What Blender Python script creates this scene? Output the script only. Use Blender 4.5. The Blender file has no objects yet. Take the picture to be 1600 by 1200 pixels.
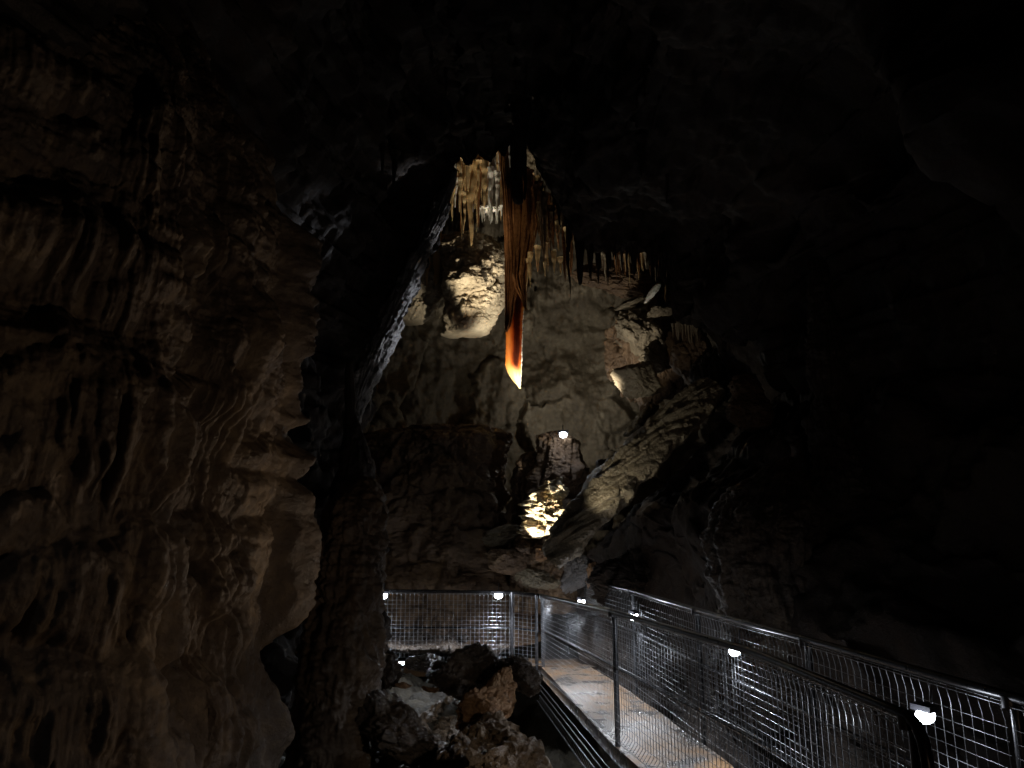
import bpy, math, random
import numpy as np
from mathutils import Vector, Matrix

# ------------------------------------------------------------------ camera
CAMZ, PITCH, F = 1.85, math.radians(12), 1200.0
scene = bpy.context.scene
cam_d = bpy.data.cameras.new('camera'); cam = bpy.data.objects.new('camera', cam_d)
scene.collection.objects.link(cam)
cam.location = (0, 0, CAMZ); cam.rotation_euler = (math.radians(90) + PITCH, 0, 0)
cam_d.sensor_width = 36; cam_d.lens = 27; cam_d.clip_start = 0.05; cam_d.clip_end = 200
scene.camera = cam
scene.view_settings.view_transform = 'Standard'; scene.view_settings.look = 'None'
scene.view_settings.exposure = 0.0; scene.view_settings.gamma = 1.0
# a cave: no sky at all
world = bpy.data.worlds.new("World"); scene.world = world; world.use_nodes = True
world.node_tree.nodes['Background'].inputs[0].default_value = (0, 0, 0, 1)
world.node_tree.nodes['Background'].inputs[1].default_value = 0.0
C = scene.collection

def P(px, py, d):
    """point of the place seen at photo position (px,py), d metres ahead"""
    xc = (np.asarray(px, float) - 800) / F; yc = (600 - np.asarray(py, float)) / F
    dy = math.cos(PITCH) - yc * math.sin(PITCH); dz = math.sin(PITCH) + yc * math.cos(PITCH)
    s = d / dy
    return np.stack([xc * s, dy * s, CAMZ + dz * s], -1)
def V(px, py, d): return Vector(P(px, py, d).tolist())

def lamp_light(name, kind, loc, energy, color=(1, 1, 1), size=0.03, target=None, angle=60, blend=0.5, parent=None):
    l = bpy.data.lights.new(name, kind); l.energy = energy; l.color = color
    l.shadow_soft_size = size
    o = bpy.data.objects.new(name, l); C.objects.link(o); o.location = loc
    if kind == 'SPOT': l.spot_size = math.radians(angle); l.spot_blend = blend
    if target is not None:
        o.rotation_euler = (Vector(target) - Vector(loc)).to_track_quat('-Z', 'Y').to_euler()
    if parent is not None:
        o.parent = parent; o.location = Vector(loc) - parent.location
    return o

# ---- chamber lighting: concealed show spotlights plus unseen ones added for brightness ----
COOL = (0.86, 0.92, 1.0); WARM = (1.0, 0.80, 0.55); NEUT = (1.0, 0.93, 0.80)
lamp_light('chamber_flood_light', 'SPOT', V(893, 664, 13.3), 150, (1, .93, .78), 0.06, V(900, 400, 17), 100, .9)
lamp_light('wall_wash_light', 'POINT', V(885, 672, 16.2), 22, (1, .97, .88), 0.05)
lamp_light('right_rocks_light', 'SPOT', V(905, 640, 12.9), 120, (1, .9, .72), 0.05, V(1012, 545, 14.0), 38, .8)  # unseen spot added to brighten the broken rocks
lamp_light('upper_edge_light', 'SPOT', V(830, 560, 13.0), 190, (.9, .9, .95), 0.05, V(680, 350, 10.8), 13, .9)  # second unseen spot, added to reach the upper rib
lamp_light('block_spot_light', 'SPOT', V(850, 640, 13.6), 400, (1, .92, .74), 0.05, V(725, 460, 15.2), 42, 1.0)  # extra unseen spot added to brighten the block
lamp_light('drapery_spot_light', 'SPOT', V(750, 610, 13.1), 170, (1, .85, .6), 0.04, V(803, 380, 13.85), 26, .9)  # unseen spot added to bring out amber streaks on the drapery
lamp_light('roof_spot_light', 'SPOT', V(735, 650, 13.9), 800, (1, .88, .66), 0.05, V(758, 315, 14.6), 32, .6)
lamp_light('blade_spot_light', 'SPOT', V(792, 655, 14.7), 800, (1, .90, .70), 0.03, V(803, 560, 14.0), 32, .6)
lamp_light('grotto_spot_light', 'SPOT', V(826, 872, 11.5), 420, (1, .94, .8), 0.02, V(853, 793, 12.6), 33, .4)
lamp_light('slab_spot_light', 'SPOT', V(895, 800, 11.0), 32, (1, .93, .76), 0.05, V(985, 730, 11.7), 75, .9)
lamp_light('left_edge_light', 'SPOT', V(860, 600, 13.0), 260, (.86, .9, 1), 0.05, V(612, 500, 10.95), 34, .9)
# unseen fill spots added to brighten the left wall, bank and passage
lamp_light('wall_rake_light', 'SPOT', (.35, 6.9, .7), 46, (1, .78, .55), 0.03, (-2.0, 4.9, 2.8), 62, .9)
lamp_light('left_wall_fill_light', 'SPOT', (.95, 3.2, .6), 34, (1, .76, .53), 0.04, (-2.4, 4.9, 2.5), 88, .9)
lamp_light('bank_fill_light', 'SPOT', (0.55, 4.5, 1.0), 17, (1, .84, .64), 0.04, (-.45, 7.2, .4), 60, .8)
lamp_light('cool_wall_fill_light', 'SPOT', (-1.2, -1.5, 4.6), 24, (.75, .84, 1), 0.05, (-3.2, 3.5, .8), 40, 1.0)
lamp_light('passage_fill_light', 'SPOT', (1.2, -1.0, 0.9), 30, (1, .66, .42), 0.05, V(1130, 560, 10.6), 40, 1.0)

# ------------------------------------------------------------------ helpers
def hsh(ix, iy, iz, seed):
    M = np.uint32
    with np.errstate(over='ignore'):
        h = ix.astype(M) * M(374761393) + iy.astype(M) * M(668265263) + iz.astype(M) * M(2246822519) + M(seed * 3266489917 % 4294967296)
        h = (h ^ (h >> M(13))) * M(1274126177)
        h = (h ^ (h >> M(15))) * M(2246822519); h = h ^ (h >> M(16))
    return h.astype(np.float64) / 2147483648.0 - 1.0
def vn(p, seed=0):
    p = np.asarray(p, float); i = np.floor(p).astype(np.int64); f = p - i; f = f * f * f * (f * (f * 6 - 15) + 10)
    x, y, z = i[..., 0], i[..., 1], i[..., 2]; fx, fy, fz = f[..., 0], f[..., 1], f[..., 2]
    r = 0
    for a in (0, 1):
        for b in (0, 1):
            for c in (0, 1):
                r = r + hsh(x + a, y + b, z + c, seed) * (fx if a else 1 - fx) * (fy if b else 1 - fy) * (fz if c else 1 - fz)
    return r
def fbm(p, seed=0, octv=4, bil=False, gain=.5):
    a, s, r = 1.0, 0.0, 0
    p = np.asarray(p, float)
    for k in range(octv):
        n = vn(p, seed + k * 17)
        r = r + a * (np.abs(n) * 2 - .6 if bil else n); s += a; a *= gain
        p = np.stack([p[..., 0] * 1.6 + p[..., 1] * 1.2 + 3.1, p[..., 1] * 1.6 - p[..., 0] * 1.2 + 1.7, p[..., 2] * 2.03 + 5.3], -1)
    return r / s
def st(*a): return np.stack(a, -1)
def chunk(p, seed=0):
    """broken-rock relief: each jittered cell gets its own height and tilt, with cracks between. returns (height, crack)"""
    p = np.asarray(p, float); i = np.floor(p).astype(np.int64); b1 = np.full(p.shape[:-1], 9.0); b2 = b1.copy(); h = np.zeros(p.shape[:-1])
    for a in (-1, 0, 1):
        for b in (-1, 0, 1):
            for c in (-1, 0, 1):
                q = i + np.array([a, b, c]); j = [hsh(q[..., 0], q[..., 1], q[..., 2], seed + k) for k in range(4)]
                ctr = q + .5 + st(j[0], j[1], j[2]) * .42; v = p - ctr; d = (v ** 2).sum(-1)
                hh = j[3] + .9 * (v[..., 0] * j[1] + v[..., 1] * j[2] + v[..., 2] * j[0])
                m = d < b1; b2 = np.where(m, b1, np.minimum(b2, d)); h = np.where(m, hh, h); b1 = np.where(m, d, b1)
    return h, np.clip(1 - (np.sqrt(b2) - np.sqrt(b1)) / .12, 0, 1)

def mesh_obj(name, verts, faces, mat, parent=None, smooth=True):
    """faces: numpy (n,4) or (n,3) array, or list of such arrays"""
    me = bpy.data.meshes.new(name)
    v = np.asarray(verts, np.float32).reshape(-1, 3)
    fl = faces if isinstance(faces, list) else [faces]
    fl = [np.asarray(f, np.int32) for f in fl if len(f)]
    me.vertices.add(len(v)); me.vertices.foreach_set('co', v.ravel())
    loops = np.concatenate([f.ravel() for f in fl]); tot = np.concatenate([np.full(len(f), f.shape[1], np.int32) for f in fl])
    start = np.concatenate([[0], np.cumsum(tot)[:-1]]).astype(np.int32)
    me.loops.add(len(loops)); me.loops.foreach_set('vertex_index', loops)
    me.polygons.add(len(tot)); me.polygons.foreach_set('loop_start', start)
    try: me.polygons.foreach_set('loop_total', tot)
    except Exception: pass
    me.polygons.foreach_set('use_smooth', np.full(len(tot), smooth))
    me.update(calc_edges=True); me.validate()
    me.materials.append(mat)
    o = bpy.data.objects.new(name, me); C.objects.link(o)
    if parent is not None: o.parent = parent
    return o
def grid_faces(nu, nv, wrap=False):
    i = np.arange(nu if wrap else nu - 1); j = np.arange(nv - 1)
    I, J = np.meshgrid(i, j, indexing='ij'); I2 = (I + 1) % nu
    return st(I * nv + J, I2 * nv + J, I2 * nv + J + 1, I * nv + J + 1).reshape(-1, 4)
def tag(o, label=None, cat=None, group=None, kind=None):
    if label: o['label'] = label
    if cat: o['category'] = cat
    if group: o['group'] = group
    if kind: o['kind'] = kind
    return o
def empty(name, loc):
    o = bpy.data.objects.new(name, None); C.objects.link(o); o.location = loc; o.empty_display_size = .1; return o
def localise(o):
    """put the origin of a mesh thing at its base centre"""
    me = o.data; n = len(me.vertices); a = np.empty(n * 3, np.float32); me.vertices.foreach_get('co', a); a = a.reshape(-1, 3)
    c = np.array([a[:, 0].mean(), a[:, 1].mean(), a[:, 2].min()], np.float32)
    me.vertices.foreach_set('co', (a - c).ravel()); o.location = c.tolist(); me.update(); return o

class Tubes:
    def __init__(s): s.v = []; s.f = []; s.n = 0
    def tube(s, pts, r, k=6, caps=True):
        pts = [Vector(p) for p in pts]; n = len(pts)
        t = (pts[1] - pts[0]).normalized(); up = Vector((0, 0, 1)) if abs(t.z) < .9 else Vector((0, 1, 0))
        rr = r if isinstance(r, (list, tuple)) else [r] * n
        for i, p in enumerate(pts):
            a = pts[max(i - 1, 0)]; b = pts[min(i + 1, n - 1)]; t = (b - a).normalized()
            x = up.cross(t)
            if x.length < 1e-4: x = Vector((1, 0, 0)).cross(t)
            x.normalize(); y = t.cross(x); up = y
            for q in range(k):
                an = 2 * math.pi * q / k
                s.v.append(tuple(p + (x * math.cos(an) + y * math.sin(an)) * rr[i]))
        b0 = s.n
        for i in range(n - 1):
            for q in range(k):
                q2 = (q + 1) % k
                s.f.append((b0 + i * k + q, b0 + i * k + q2, b0 + (i + 1) * k + q2, b0 + (i + 1) * k + q))
        if caps and k >= 4:
            for b1 in (b0, b0 + (n - 1) * k):
                for q in range(1, k - 2): s.f.append((b1, b1 + q, b1 + q + 1, b1 + q + 1)) if False else None
        s.n += n * k
    def box(s, c, ax, ay, az):
        c = Vector(c); ax, ay, az = Vector(ax), Vector(ay), Vector(az); b = s.n
        for i in (-1, 1):
            for j in (-1, 1):
                for k in (-1, 1): s.v.append(tuple(c + ax * i + ay * j + az * k))
        for f in ((0, 1, 3, 2), (4, 6, 7, 5), (0, 4, 5, 1), (2, 3, 7, 6), (0, 2, 6, 4), (1, 5, 7, 3)): s.f.append(tuple(b + q for q in f))
        s.n += 8
    def build(s, name, mat, parent=None, smooth=True):
        o = mesh_obj(name, np.array(s.v), np.array(s.f), mat, None, smooth)
        if parent is not None:
            o.parent = parent; o.matrix_parent_inverse = Matrix.Translation(-parent.location)
        return o

# ------------------------------------------------------------------ materials
def rock_mat(name, cols, scale=1.0, rough=(.35, .75), bump=.6, bdist=.03, streak=.25, spec=.5, fine=1.0, sss=0, stops=(.3, .5, .7)):
    m = bpy.data.materials.new(name); m.use_nodes = True; nt = m.node_tree; N = nt.nodes; L = nt.links
    b = N['Principled BSDF']; tc = N.new('ShaderNodeNewGeometry')
    mp = N.new('ShaderNodeMapping'); mp.inputs['Scale'].default_value = (scale, scale, scale); L.new(tc.outputs['Position'], mp.inputs[0])
    mp2 = N.new('ShaderNodeMapping'); mp2.inputs['Scale'].default_value = (scale, scale, scale * streak); L.new(tc.outputs['Position'], mp2.inputs[0])
    def noise(src, s, det=8, r=.6, dist=0.0):
        n = N.new('ShaderNodeTexNoise'); n.inputs['Scale'].default_value = s; n.inputs['Detail'].default_value = det
        n.inputs['Roughness'].default_value = r; n.inputs['Distortion'].default_value = dist; L.new(src.outputs[0], n.inputs['Vector']); return n
    n1 = noise(mp2, 1.6, 10, .62, .4); n2 = noise(mp, 7, 10, .7)
    mx = N.new('ShaderNodeMath'); mx.operation = 'MULTIPLY_ADD'; L.new(n2.outputs[0], mx.inputs[0]); mx.inputs[1].default_value = .45
    sb = N.new('ShaderNodeMath'); sb.operation = 'MULTIPLY'; L.new(n1.outputs[0], sb.inputs[0]); sb.inputs[1].default_value = .55; L.new(sb.outputs[0], mx.inputs[2])
    cr = N.new('ShaderNodeValToRGB'); L.new(mx.outputs[0], cr.inputs[0]); e = cr.color_ramp.elements
    e[0].position = stops[0]; e[0].color = (*cols[0], 1); e[1].position = stops[2]; e[1].color = (*cols[2], 1)
    q = e.new(stops[1]); q.color = (*cols[1], 1)
    L.new(cr.outputs[0], b.inputs['Base Color'])
    rr = N.new('ShaderNodeMapRange'); L.new(n2.outputs[0], rr.inputs[0]); rr.inputs[1].default_value = .35; rr.inputs[2].default_value = .65
    rr.inputs[3].default_value = rough[0]; rr.inputs[4].default_value = rough[1]; L.new(rr.outputs[0], b.inputs['Roughness'])
    b.inputs['Specular IOR Level'].default_value = spec
    n3 = noise(mp, 14, 12, .72); n4 = noise(mp, 55 * fine, 6, .7)
    vo = N.new('ShaderNodeTexVoronoi'); vo.inputs['Scale'].default_value = 22 * fine; L.new(mp.outputs[0], vo.inputs['Vector'])
    b1 = N.new('ShaderNodeBump'); b1.inputs['Strength'].default_value = bump; b1.inputs['Distance'].default_value = bdist; L.new(n3.outputs[0], b1.inputs['Height'])
    b2 = N.new('ShaderNodeBump'); b2.inputs['Strength'].default_value = bump * .8; b2.inputs['Distance'].default_value = bdist * .3; L.new(n4.outputs[0], b2.inputs['Height']); L.new(b1.outputs[0], b2.inputs['Normal'])
    b3 = N.new('ShaderNodeBump'); b3.inputs['Strength'].default_value = bump * .4; b3.inputs['Distance'].default_value = bdist * .25; L.new(vo.outputs['Distance'], b3.inputs['Height']); L.new(b2.outputs[0], b3.inputs['Normal'])
    L.new(b3.outputs[0], b.inputs['Normal'])
    if sss:
        b.inputs['Subsurface Weight'].default_value = sss; b.inputs['Subsurface Radius'].default_value = (.06, .025, .01); b.inputs['Subsurface Scale'].default_value = 1
    return m
M_FLOW = rock_mat('brown_flowstone', [(.035, .026, .02), (.14, .10, .07), (.38, .275, .17)], 1.0, (.25, .65), 1.0, .025, .22)
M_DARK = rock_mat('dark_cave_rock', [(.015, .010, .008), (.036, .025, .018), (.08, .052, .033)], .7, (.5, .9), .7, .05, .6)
M_WALL = rock_mat('olive_grey_limestone', [(.06, .045, .028), (.165, .132, .088), (.32, .27, .19)], 1.1, (.4, .8), 1.0, .035, .35)
M_PALE = rock_mat('pale_buff_limestone', [(.24, .18, .12), (.44, .36, .25), (.6, .52, .38)], 1.3, (.4, .8), .7, .035, .5)
M_RED = rock_mat('reddish_brown_rock', [(.06, .035, .02), (.16, .10, .058), (.32, .21, .11)], 1.2, (.35, .8), .8, .05, .7)
M_WET = rock_mat('wet_grey_rock', [(.03, .023, .018), (.085, .062, .045), (.2, .145, .1)], 1.6, (.15, .5), 1.0, .05, .8, .7)
M_ORANGE = rock_mat('ochre_stained_rock', [(.1, .06, .035), (.34, .18, .08), (.5, .33, .19)], 1.6, (.3, .7), .9, .045, .8, .6)
M_EDGE = rock_mat('silvery_ribbed_limestone', [(.12, .11, .1), (.25, .23, .22), (.4, .38, .36)], 1.8, (.25, .6), 1.0, .05, .12, .7)
M_SLAB = rock_mat('ribbed_olive_slab_rock', [(.1, .075, .045), (.24, .19, .12), (.38, .32, .22)], 1.4, (.25, .6), 1.0, .05, .9, .7)
M_CALC = rock_mat('cream_calcite', [(.42, .25, .10), (.66, .46, .23), (.8, .66, .42)], 2.2, (.25, .6), .5, .02, .12, .5, 1, .15)
M_WHITE = rock_mat('white_calcite', [(.55, .5, .42), (.8, .78, .72), (.86, .86, .83)], 2.5, (.2, .5), .5, .02, .2, .6, 1, .1)
M_BROWNC = rock_mat('brown_drapery_calcite', [(.10, .04, .018), (.26, .115, .045), (.42, .2, .08)], 2.5, (.2, .5), .5, .02, .08, .6)
M_DRAPE = rock_mat('dark_brown_drapery_calcite', [(.05, .018, .008), (.17, .07, .026), (.42, .2, .07)], 2.5, (.2, .5), .5, .02, .08, .6)
M_GROTTO = rock_mat('gold_and_white_coral_calcite', [(.25, .11, .035), (.78, .62, .36), (.9, .86, .74)], 3.0, (.25, .6), 1.0, .05, .8, .6, stops=(.38, .5, .6))
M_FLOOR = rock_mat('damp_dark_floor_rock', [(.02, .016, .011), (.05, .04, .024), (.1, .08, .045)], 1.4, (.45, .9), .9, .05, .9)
M_GRAVEL = rock_mat('wet_brown_gravel', [(.07, .045, .03), (.2, .135, .08), (.42, .3, .19)], 3.0, (.2, .6), 1.0, .05, 1, .7)

def simple_mat(name, col, rough=.4, metal=0.0, noise=.0, ns=40, bump=0.0):
    m = bpy.data.materials.new(name); m.use_nodes = True; nt = m.node_tree; b = nt.nodes['Principled BSDF']
    b.inputs['Base Color'].default_value = (*col, 1); b.inputs['Roughness'].default_value = rough; b.inputs['Metallic'].default_value = metal
    n = nt.nodes.new('ShaderNodeTexNoise'); n.inputs['Scale'].default_value = ns; n.inputs['Detail'].default_value = 6
    g = nt.nodes.new('ShaderNodeNewGeometry'); nt.links.new(g.outputs['Position'], n.inputs['Vector'])
    r = nt.nodes.new('ShaderNodeMapRange'); r.inputs[3].default_value = max(.05, rough - .15); r.inputs[4].default_value = min(1, rough + .2)
    nt.links.new(n.outputs[0], r.inputs[0]); nt.links.new(r.outputs[0], b.inputs['Roughness'])
    mi = nt.nodes.new('ShaderNodeMixRGB'); mi.blend_type = 'MULTIPLY'; mi.inputs[0].default_value = noise; mi.inputs[1].default_value = (*col, 1)
    nt.links.new(n.outputs[0], mi.inputs[2]); nt.links.new(mi.outputs[0], b.inputs['Base Color'])
    if bump:
        bp = nt.nodes.new('ShaderNodeBump'); bp.inputs['Strength'].default_value = bump; bp.inputs['Distance'].default_value = .01
        nt.links.new(n.outputs[0], bp.inputs['Height']); nt.links.new(bp.outputs[0], b.inputs['Normal'])
    return m
M_STEEL = simple_mat('galvanised_steel', (.16, .16, .17), .32, .85, .6, 30)
M_WIREB = simple_mat('glint_galvanised_wire', (.42, .43, .45), .3, .85, .3, 60)  # far fence copy of the wire, lightened to paint in its glint
M_WIREM = simple_mat('half_glint_galvanised_wire', (.26, .265, .28), .3, .85, .3, 60)  # inner fence copy, lightened less, with part of the glint in its colour
M_WIRE = simple_mat('galvanised_wire', (.22, .225, .235), .3, .85, .3, 60)
M_RAIL = simple_mat('dark_handrail_steel', (.05, .05, .055), .3, .8, .5, 25)
M_HOUS = simple_mat('black_lamp_housing', (.03, .03, .035), .4, .2)
def emit_mat(name, col, s):
    m = bpy.data.materials.new(name); m.use_nodes = True; nt = m.node_tree; b = nt.nodes['Principled BSDF']
    b.inputs['Base Color'].default_value = (.8, .8, .8, 1); b.inputs['Emission Color'].default_value = (*col, 1); b.inputs['Emission Strength'].default_value = s
    return m
M_LENS = emit_mat('lit_lamp_lens', (.85, .92, 1), 30)

# wet sandy concrete of the path
def deck_mat():
    m = bpy.data.materials.new('wet_tan_path_surface'); m.use_nodes = True; nt = m.node_tree; N = nt.nodes; L = nt.links; b = N['Principled BSDF']
    g = N.new('ShaderNodeNewGeometry')
    def nz(s, d=8, r=.65):
        n = N.new('ShaderNodeTexNoise'); n.inputs['Scale'].default_value = s; n.inputs['Detail'].default_value = d; n.inputs['Roughness'].default_value = r
        L.new(g.outputs['Position'], n.inputs['Vector']); return n
    a, c = nz(1.8), nz(90, 4, .8)
    cr = N.new('ShaderNodeValToRGB'); L.new(a.outputs[0], cr.inputs[0]); e = cr.color_ramp.elements
    e[0].position = .38; e[0].color = (.2, .19, .18, 1); e[1].position = .58; e[1].color = (.34, .2, .1, 1)
    sp = N.new('ShaderNodeValToRGB'); L.new(c.outputs[0], sp.inputs[0]); sp.color_ramp.elements[0].position = .42; sp.color_ramp.elements[0].color = (.35, .35, .35, 1); sp.color_ramp.elements[1].position = .62
    mi = N.new('ShaderNodeMixRGB'); mi.blend_type = 'MULTIPLY'; mi.inputs[0].default_value = .8; L.new(cr.outputs[0], mi.inputs[1]); L.new(sp.outputs[0], mi.inputs[2]); L.new(mi.outputs[0], b.inputs['Base Color'])
    r = N.new('ShaderNodeMapRange'); L.new(a.outputs[0], r.inputs[0]); r.inputs[1].default_value = .35; r.inputs[2].default_value = .6; r.inputs[3].default_value = .14; r.inputs[4].default_value = .5
    L.new(r.outputs[0], b.inputs['Roughness'])
    bp = N.new('ShaderNodeBump'); bp.inputs['Strength'].default_value = .9; bp.inputs['Distance'].default_value = .006; L.new(c.outputs[0], bp.inputs['Height']); L.new(bp.outputs[0], b.inputs['Normal'])
    return m
M_DECK = deck_mat()

def blade_mat():
    """translucent banded calcite curtain: amber edges, iron-red core band, tip whitened to paint in overexposed light"""
    m = bpy.data.materials.new('translucent_amber_calcite'); m.use_nodes = True; nt = m.node_tree; N = nt.nodes; L = nt.links
    out = N['Material Output']; b = N['Principled BSDF']
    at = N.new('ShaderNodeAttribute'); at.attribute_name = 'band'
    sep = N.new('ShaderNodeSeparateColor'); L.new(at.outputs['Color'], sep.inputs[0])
    g = N.new('ShaderNodeNewGeometry'); mp = N.new('ShaderNodeMapping'); mp.inputs['Scale'].default_value = (9, 9, 1.6); L.new(g.outputs['Position'], mp.inputs[0])
    nz = N.new('ShaderNodeTexNoise'); nz.inputs['Scale'].default_value = 1.5; nz.inputs['Detail'].default_value = 8; L.new(mp.outputs[0], nz.inputs['Vector'])
    ad = N.new('ShaderNodeMath'); ad.operation = 'MULTIPLY_ADD'; L.new(nz.outputs[0], ad.inputs[0]); ad.inputs[1].default_value = .4; L.new(sep.outputs[0], ad.inputs[2])
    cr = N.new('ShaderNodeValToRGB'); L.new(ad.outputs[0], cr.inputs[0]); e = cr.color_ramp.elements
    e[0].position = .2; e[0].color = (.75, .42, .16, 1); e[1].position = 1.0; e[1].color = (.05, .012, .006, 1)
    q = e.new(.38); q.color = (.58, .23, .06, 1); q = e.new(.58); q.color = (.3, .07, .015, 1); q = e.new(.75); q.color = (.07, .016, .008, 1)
    tip = N.new('ShaderNodeMixRGB'); tip.inputs[2].default_value = (.9, .78, .5, 1); L.new(sep.outputs[1], tip.inputs[0]); L.new(cr.outputs[0], tip.inputs[1])  # pale tip colour stands in for the overexposed light there
    L.new(tip.outputs[0], b.inputs['Base Color']); b.inputs['Roughness'].default_value = .35
    tr = N.new('ShaderNodeBsdfTranslucent'); L.new(tip.outputs[0], tr.inputs[0])
    mx = N.new('ShaderNodeMixShader'); mx.inputs[0].default_value = .6; L.new(b.outputs[0], mx.inputs[1]); L.new(tr.outputs[0], mx.inputs[2]); L.new(mx.outputs[0], out.inputs[0])
    bp = N.new('ShaderNodeBump'); bp.inputs['Strength'].default_value = .4; bp.inputs['Distance'].default_value = .02; L.new(nz.outputs[0], bp.inputs['Height']); L.new(bp.outputs[0], b.inputs['Normal'])
    return m
M_BLADE = blade_mat()

# ------------------------------------------------------------------ builders of rock
def ss(a, b, x): t = np.clip((x - a) / (b - a), 0, 1); return t * t * (3 - 2 * t)

def rock_wall(name, base, normal, disp, mat):
    nu, nv = base.shape[:2]
    return mesh_obj(name, base + normal * disp[..., None], grid_faces(nu, nv), mat)
def grid_normals(p):
    du = np.gradient(p, axis=0); dv = np.gradient(p, axis=1); n = np.cross(du, dv); return n / (np.linalg.norm(n, axis=-1, keepdims=True) + 1e-9)

def pillar(name, rows, mat, seed=1, depth=1.0, rough=.12, flute=.0, fl_freq=6, na=160, nr=260, wob=.3, extra=None, chunks=0.0, cs=2.2):
    """rows: (px, py, d, halfwidth_px) top to bottom -> closed noisy column"""
    rows = np.array(rows, float); t = np.linspace(0, 1, nr)
    ct = P(rows[:, 0], rows[:, 1], rows[:, 2]); hw = rows[:, 3] * rows[:, 2] / F
    s = np.concatenate([[0], np.cumsum(np.linalg.norm(np.diff(ct, axis=0), axis=1))]); s /= s[-1]
    # smooth interpolation
    def ip(y): 
        v = np.interp(t, s, y); k = max(3, nr // (len(rows) * 4)) | 1
        pad = np.concatenate([np.full(k // 2, v[0]), v, np.full(k // 2, v[-1])]); return np.convolve(pad, np.ones(k) / k, 'valid')
    c = st(ip(ct[:, 0]), ip(ct[:, 1]), ip(ct[:, 2])); r = ip(hw)
    cap = np.sqrt(np.clip(1 - (1 - np.clip(t / .035, 0, 1)) ** 2, 0, 1)); cap[0] = 0.0
    capb = np.sqrt(np.clip(1 - (1 - np.clip((1 - t) / .02, 0, 1)) ** 2, 0, 1)); r = r * cap * capb
    a = np.linspace(0, 2 * np.pi, na, endpoint=False)
    ca, sa = np.cos(a), np.sin(a)
    rad = r[None, :, None]
    p = c[None] + rad * st(ca, sa * depth, ca * 0)[:, None, :]
    sc = max(r.max(), .05)
    q = p / sc
    n1 = fbm(q * .9, seed, 5); n2 = fbm(q * 3.1, seed + 5, 4, True)
    f = fbm(st(np.broadcast_to(ca[:, None] * fl_freq * .5, n1.shape) + n1 * .4, np.broadcast_to(sa[:, None] * fl_freq * .5, n1.shape), q[..., 2] * .35), seed + 9, 3, True)
    d = (n1 * rough * 2.2 + n2 * rough * .6) + f * flute
    if extra is not None: d = d + extra(p, a)
    d = d + (fbm(p * 3.2, seed + 12, 5) * .12 + fbm(p * 9, seed + 14, 4, True) * .035) / np.maximum(np.minimum(r, sc), .02)[None] * np.clip(r / .25, .15, 1)[None]
    if chunks:
        ch, ck = chunk(p * cs + .2 * st(vn(p * 4, 1), vn(p * 4, 2), vn(p * 4, 3)), seed); d = d + chunks * (ch * .7 - ck * .5)
    dirv = st(ca, sa, ca * 0)[:, None, :]
    p = p + dirv * (d * np.minimum(r, sc)[None, :])[..., None]
    p[..., 2] += (n2 * rough * .3 * np.minimum(r, sc)[None])
    o = mesh_obj(name, p, grid_faces(na, nr, True), mat)
    return localise(o)

_ico = {}
def ico(level):
    if level in _ico: return _ico[level]
    import bmesh
    bm = bmesh.new(); bmesh.ops.create_icosphere(bm, subdivisions=level, radius=1)
    v = np.array([x.co[:] for x in bm.verts]); f = np.array([[q.index for q in x.verts] for x in bm.faces]); bm.free()
    _ico[level] = (v, f); return _ico[level]
def boulder(name, c, size, mat, seed=0, cuts=9, rough=.07, rot=(0, 0, 0), level=6, cutmin=.55, strata=0.0, chunks=0.0, cs=2.4):
    v, f = ico(level); rg = np.random.RandomState(seed); p = v.copy()
    for k in range(cuts):
        n = rg.normal(size=3); n /= np.linalg.norm(n); d = rg.uniform(cutmin, .85); e = p @ n - d
        p = p - n * (np.maximum(e, 0) * .97)[:, None]
    nn = v
    h = fbm(p * 1.5 + seed, seed, 5) * rough * 1.9 + fbm(p * 5 + seed, seed + 3, 5, True, .6) * rough * .8
    if strata: h = h + strata * (np.abs(vn(st(p[:, 0] * 1.2, p[:, 1] * 1.2, p[:, 2] * 9 + fbm(p * 2, seed, 2) * 2), seed)) - .3)
    if chunks:
        ch, ck = chunk(p * cs + .25 * st(vn(p * 4, 1), vn(p * 4, 2), vn(p * 4, 3)), seed); h = h + chunks * (ch * .6 - ck * .5)
    p = p + nn * h[:, None]
    p = p * np.array(size)
    R = np.array(Matrix.Rotation(rot[2], 3, 'Z') @ Matrix.Rotation(rot[1], 3, 'Y') @ Matrix.Rotation(rot[0], 3, 'X'))
    p = p @ R.T + np.array(c)
    return localise(mesh_obj(name, p, f, mat))

def stalactite(name, top, length, r, mat, seed=0, k=14, n=34, bend=.02, flute=.15, fang=1.0):
    rg = np.random.RandomState(seed); t = np.linspace(0, 1, n); a = np.linspace(0, 2 * np.pi, k, endpoint=False)
    rad = r * ((1 - t) ** (.75 * fang) * .9 + .1) * (1 + .55 * np.exp(-t * 9)); rad[-1] = r * .02
    ph = rg.rand(3) * 20
    P_ = st(np.cos(a)[:, None] * rad, np.sin(a)[:, None] * rad, np.zeros((k, 1)) - t * length)
    q = st(np.cos(a)[:, None] * 1.6 + ph[0] + 0 * t, np.sin(a)[:, None] * 1.6 + ph[1] + 0 * t, np.broadcast_to(t * length / max(r, .01) * .25 + ph[2], (k, n)))
    m = 1 + flute * fbm(q, seed, 3) * 2.2 + .22 * vn(st(0 * q[..., 0] + ph[1], 0 * q[..., 0], q[..., 2] * 2.5), seed + 2)
    P_[..., 0] *= m; P_[..., 1] *= m
    P_[..., 0] += bend * length * (vn(st(t * 3 + ph[0], t * 0, t * 0), seed))[None]
    o = mesh_obj(name, P_, grid_faces(k, n, True), mat); o.location = tuple(top); return o

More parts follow.
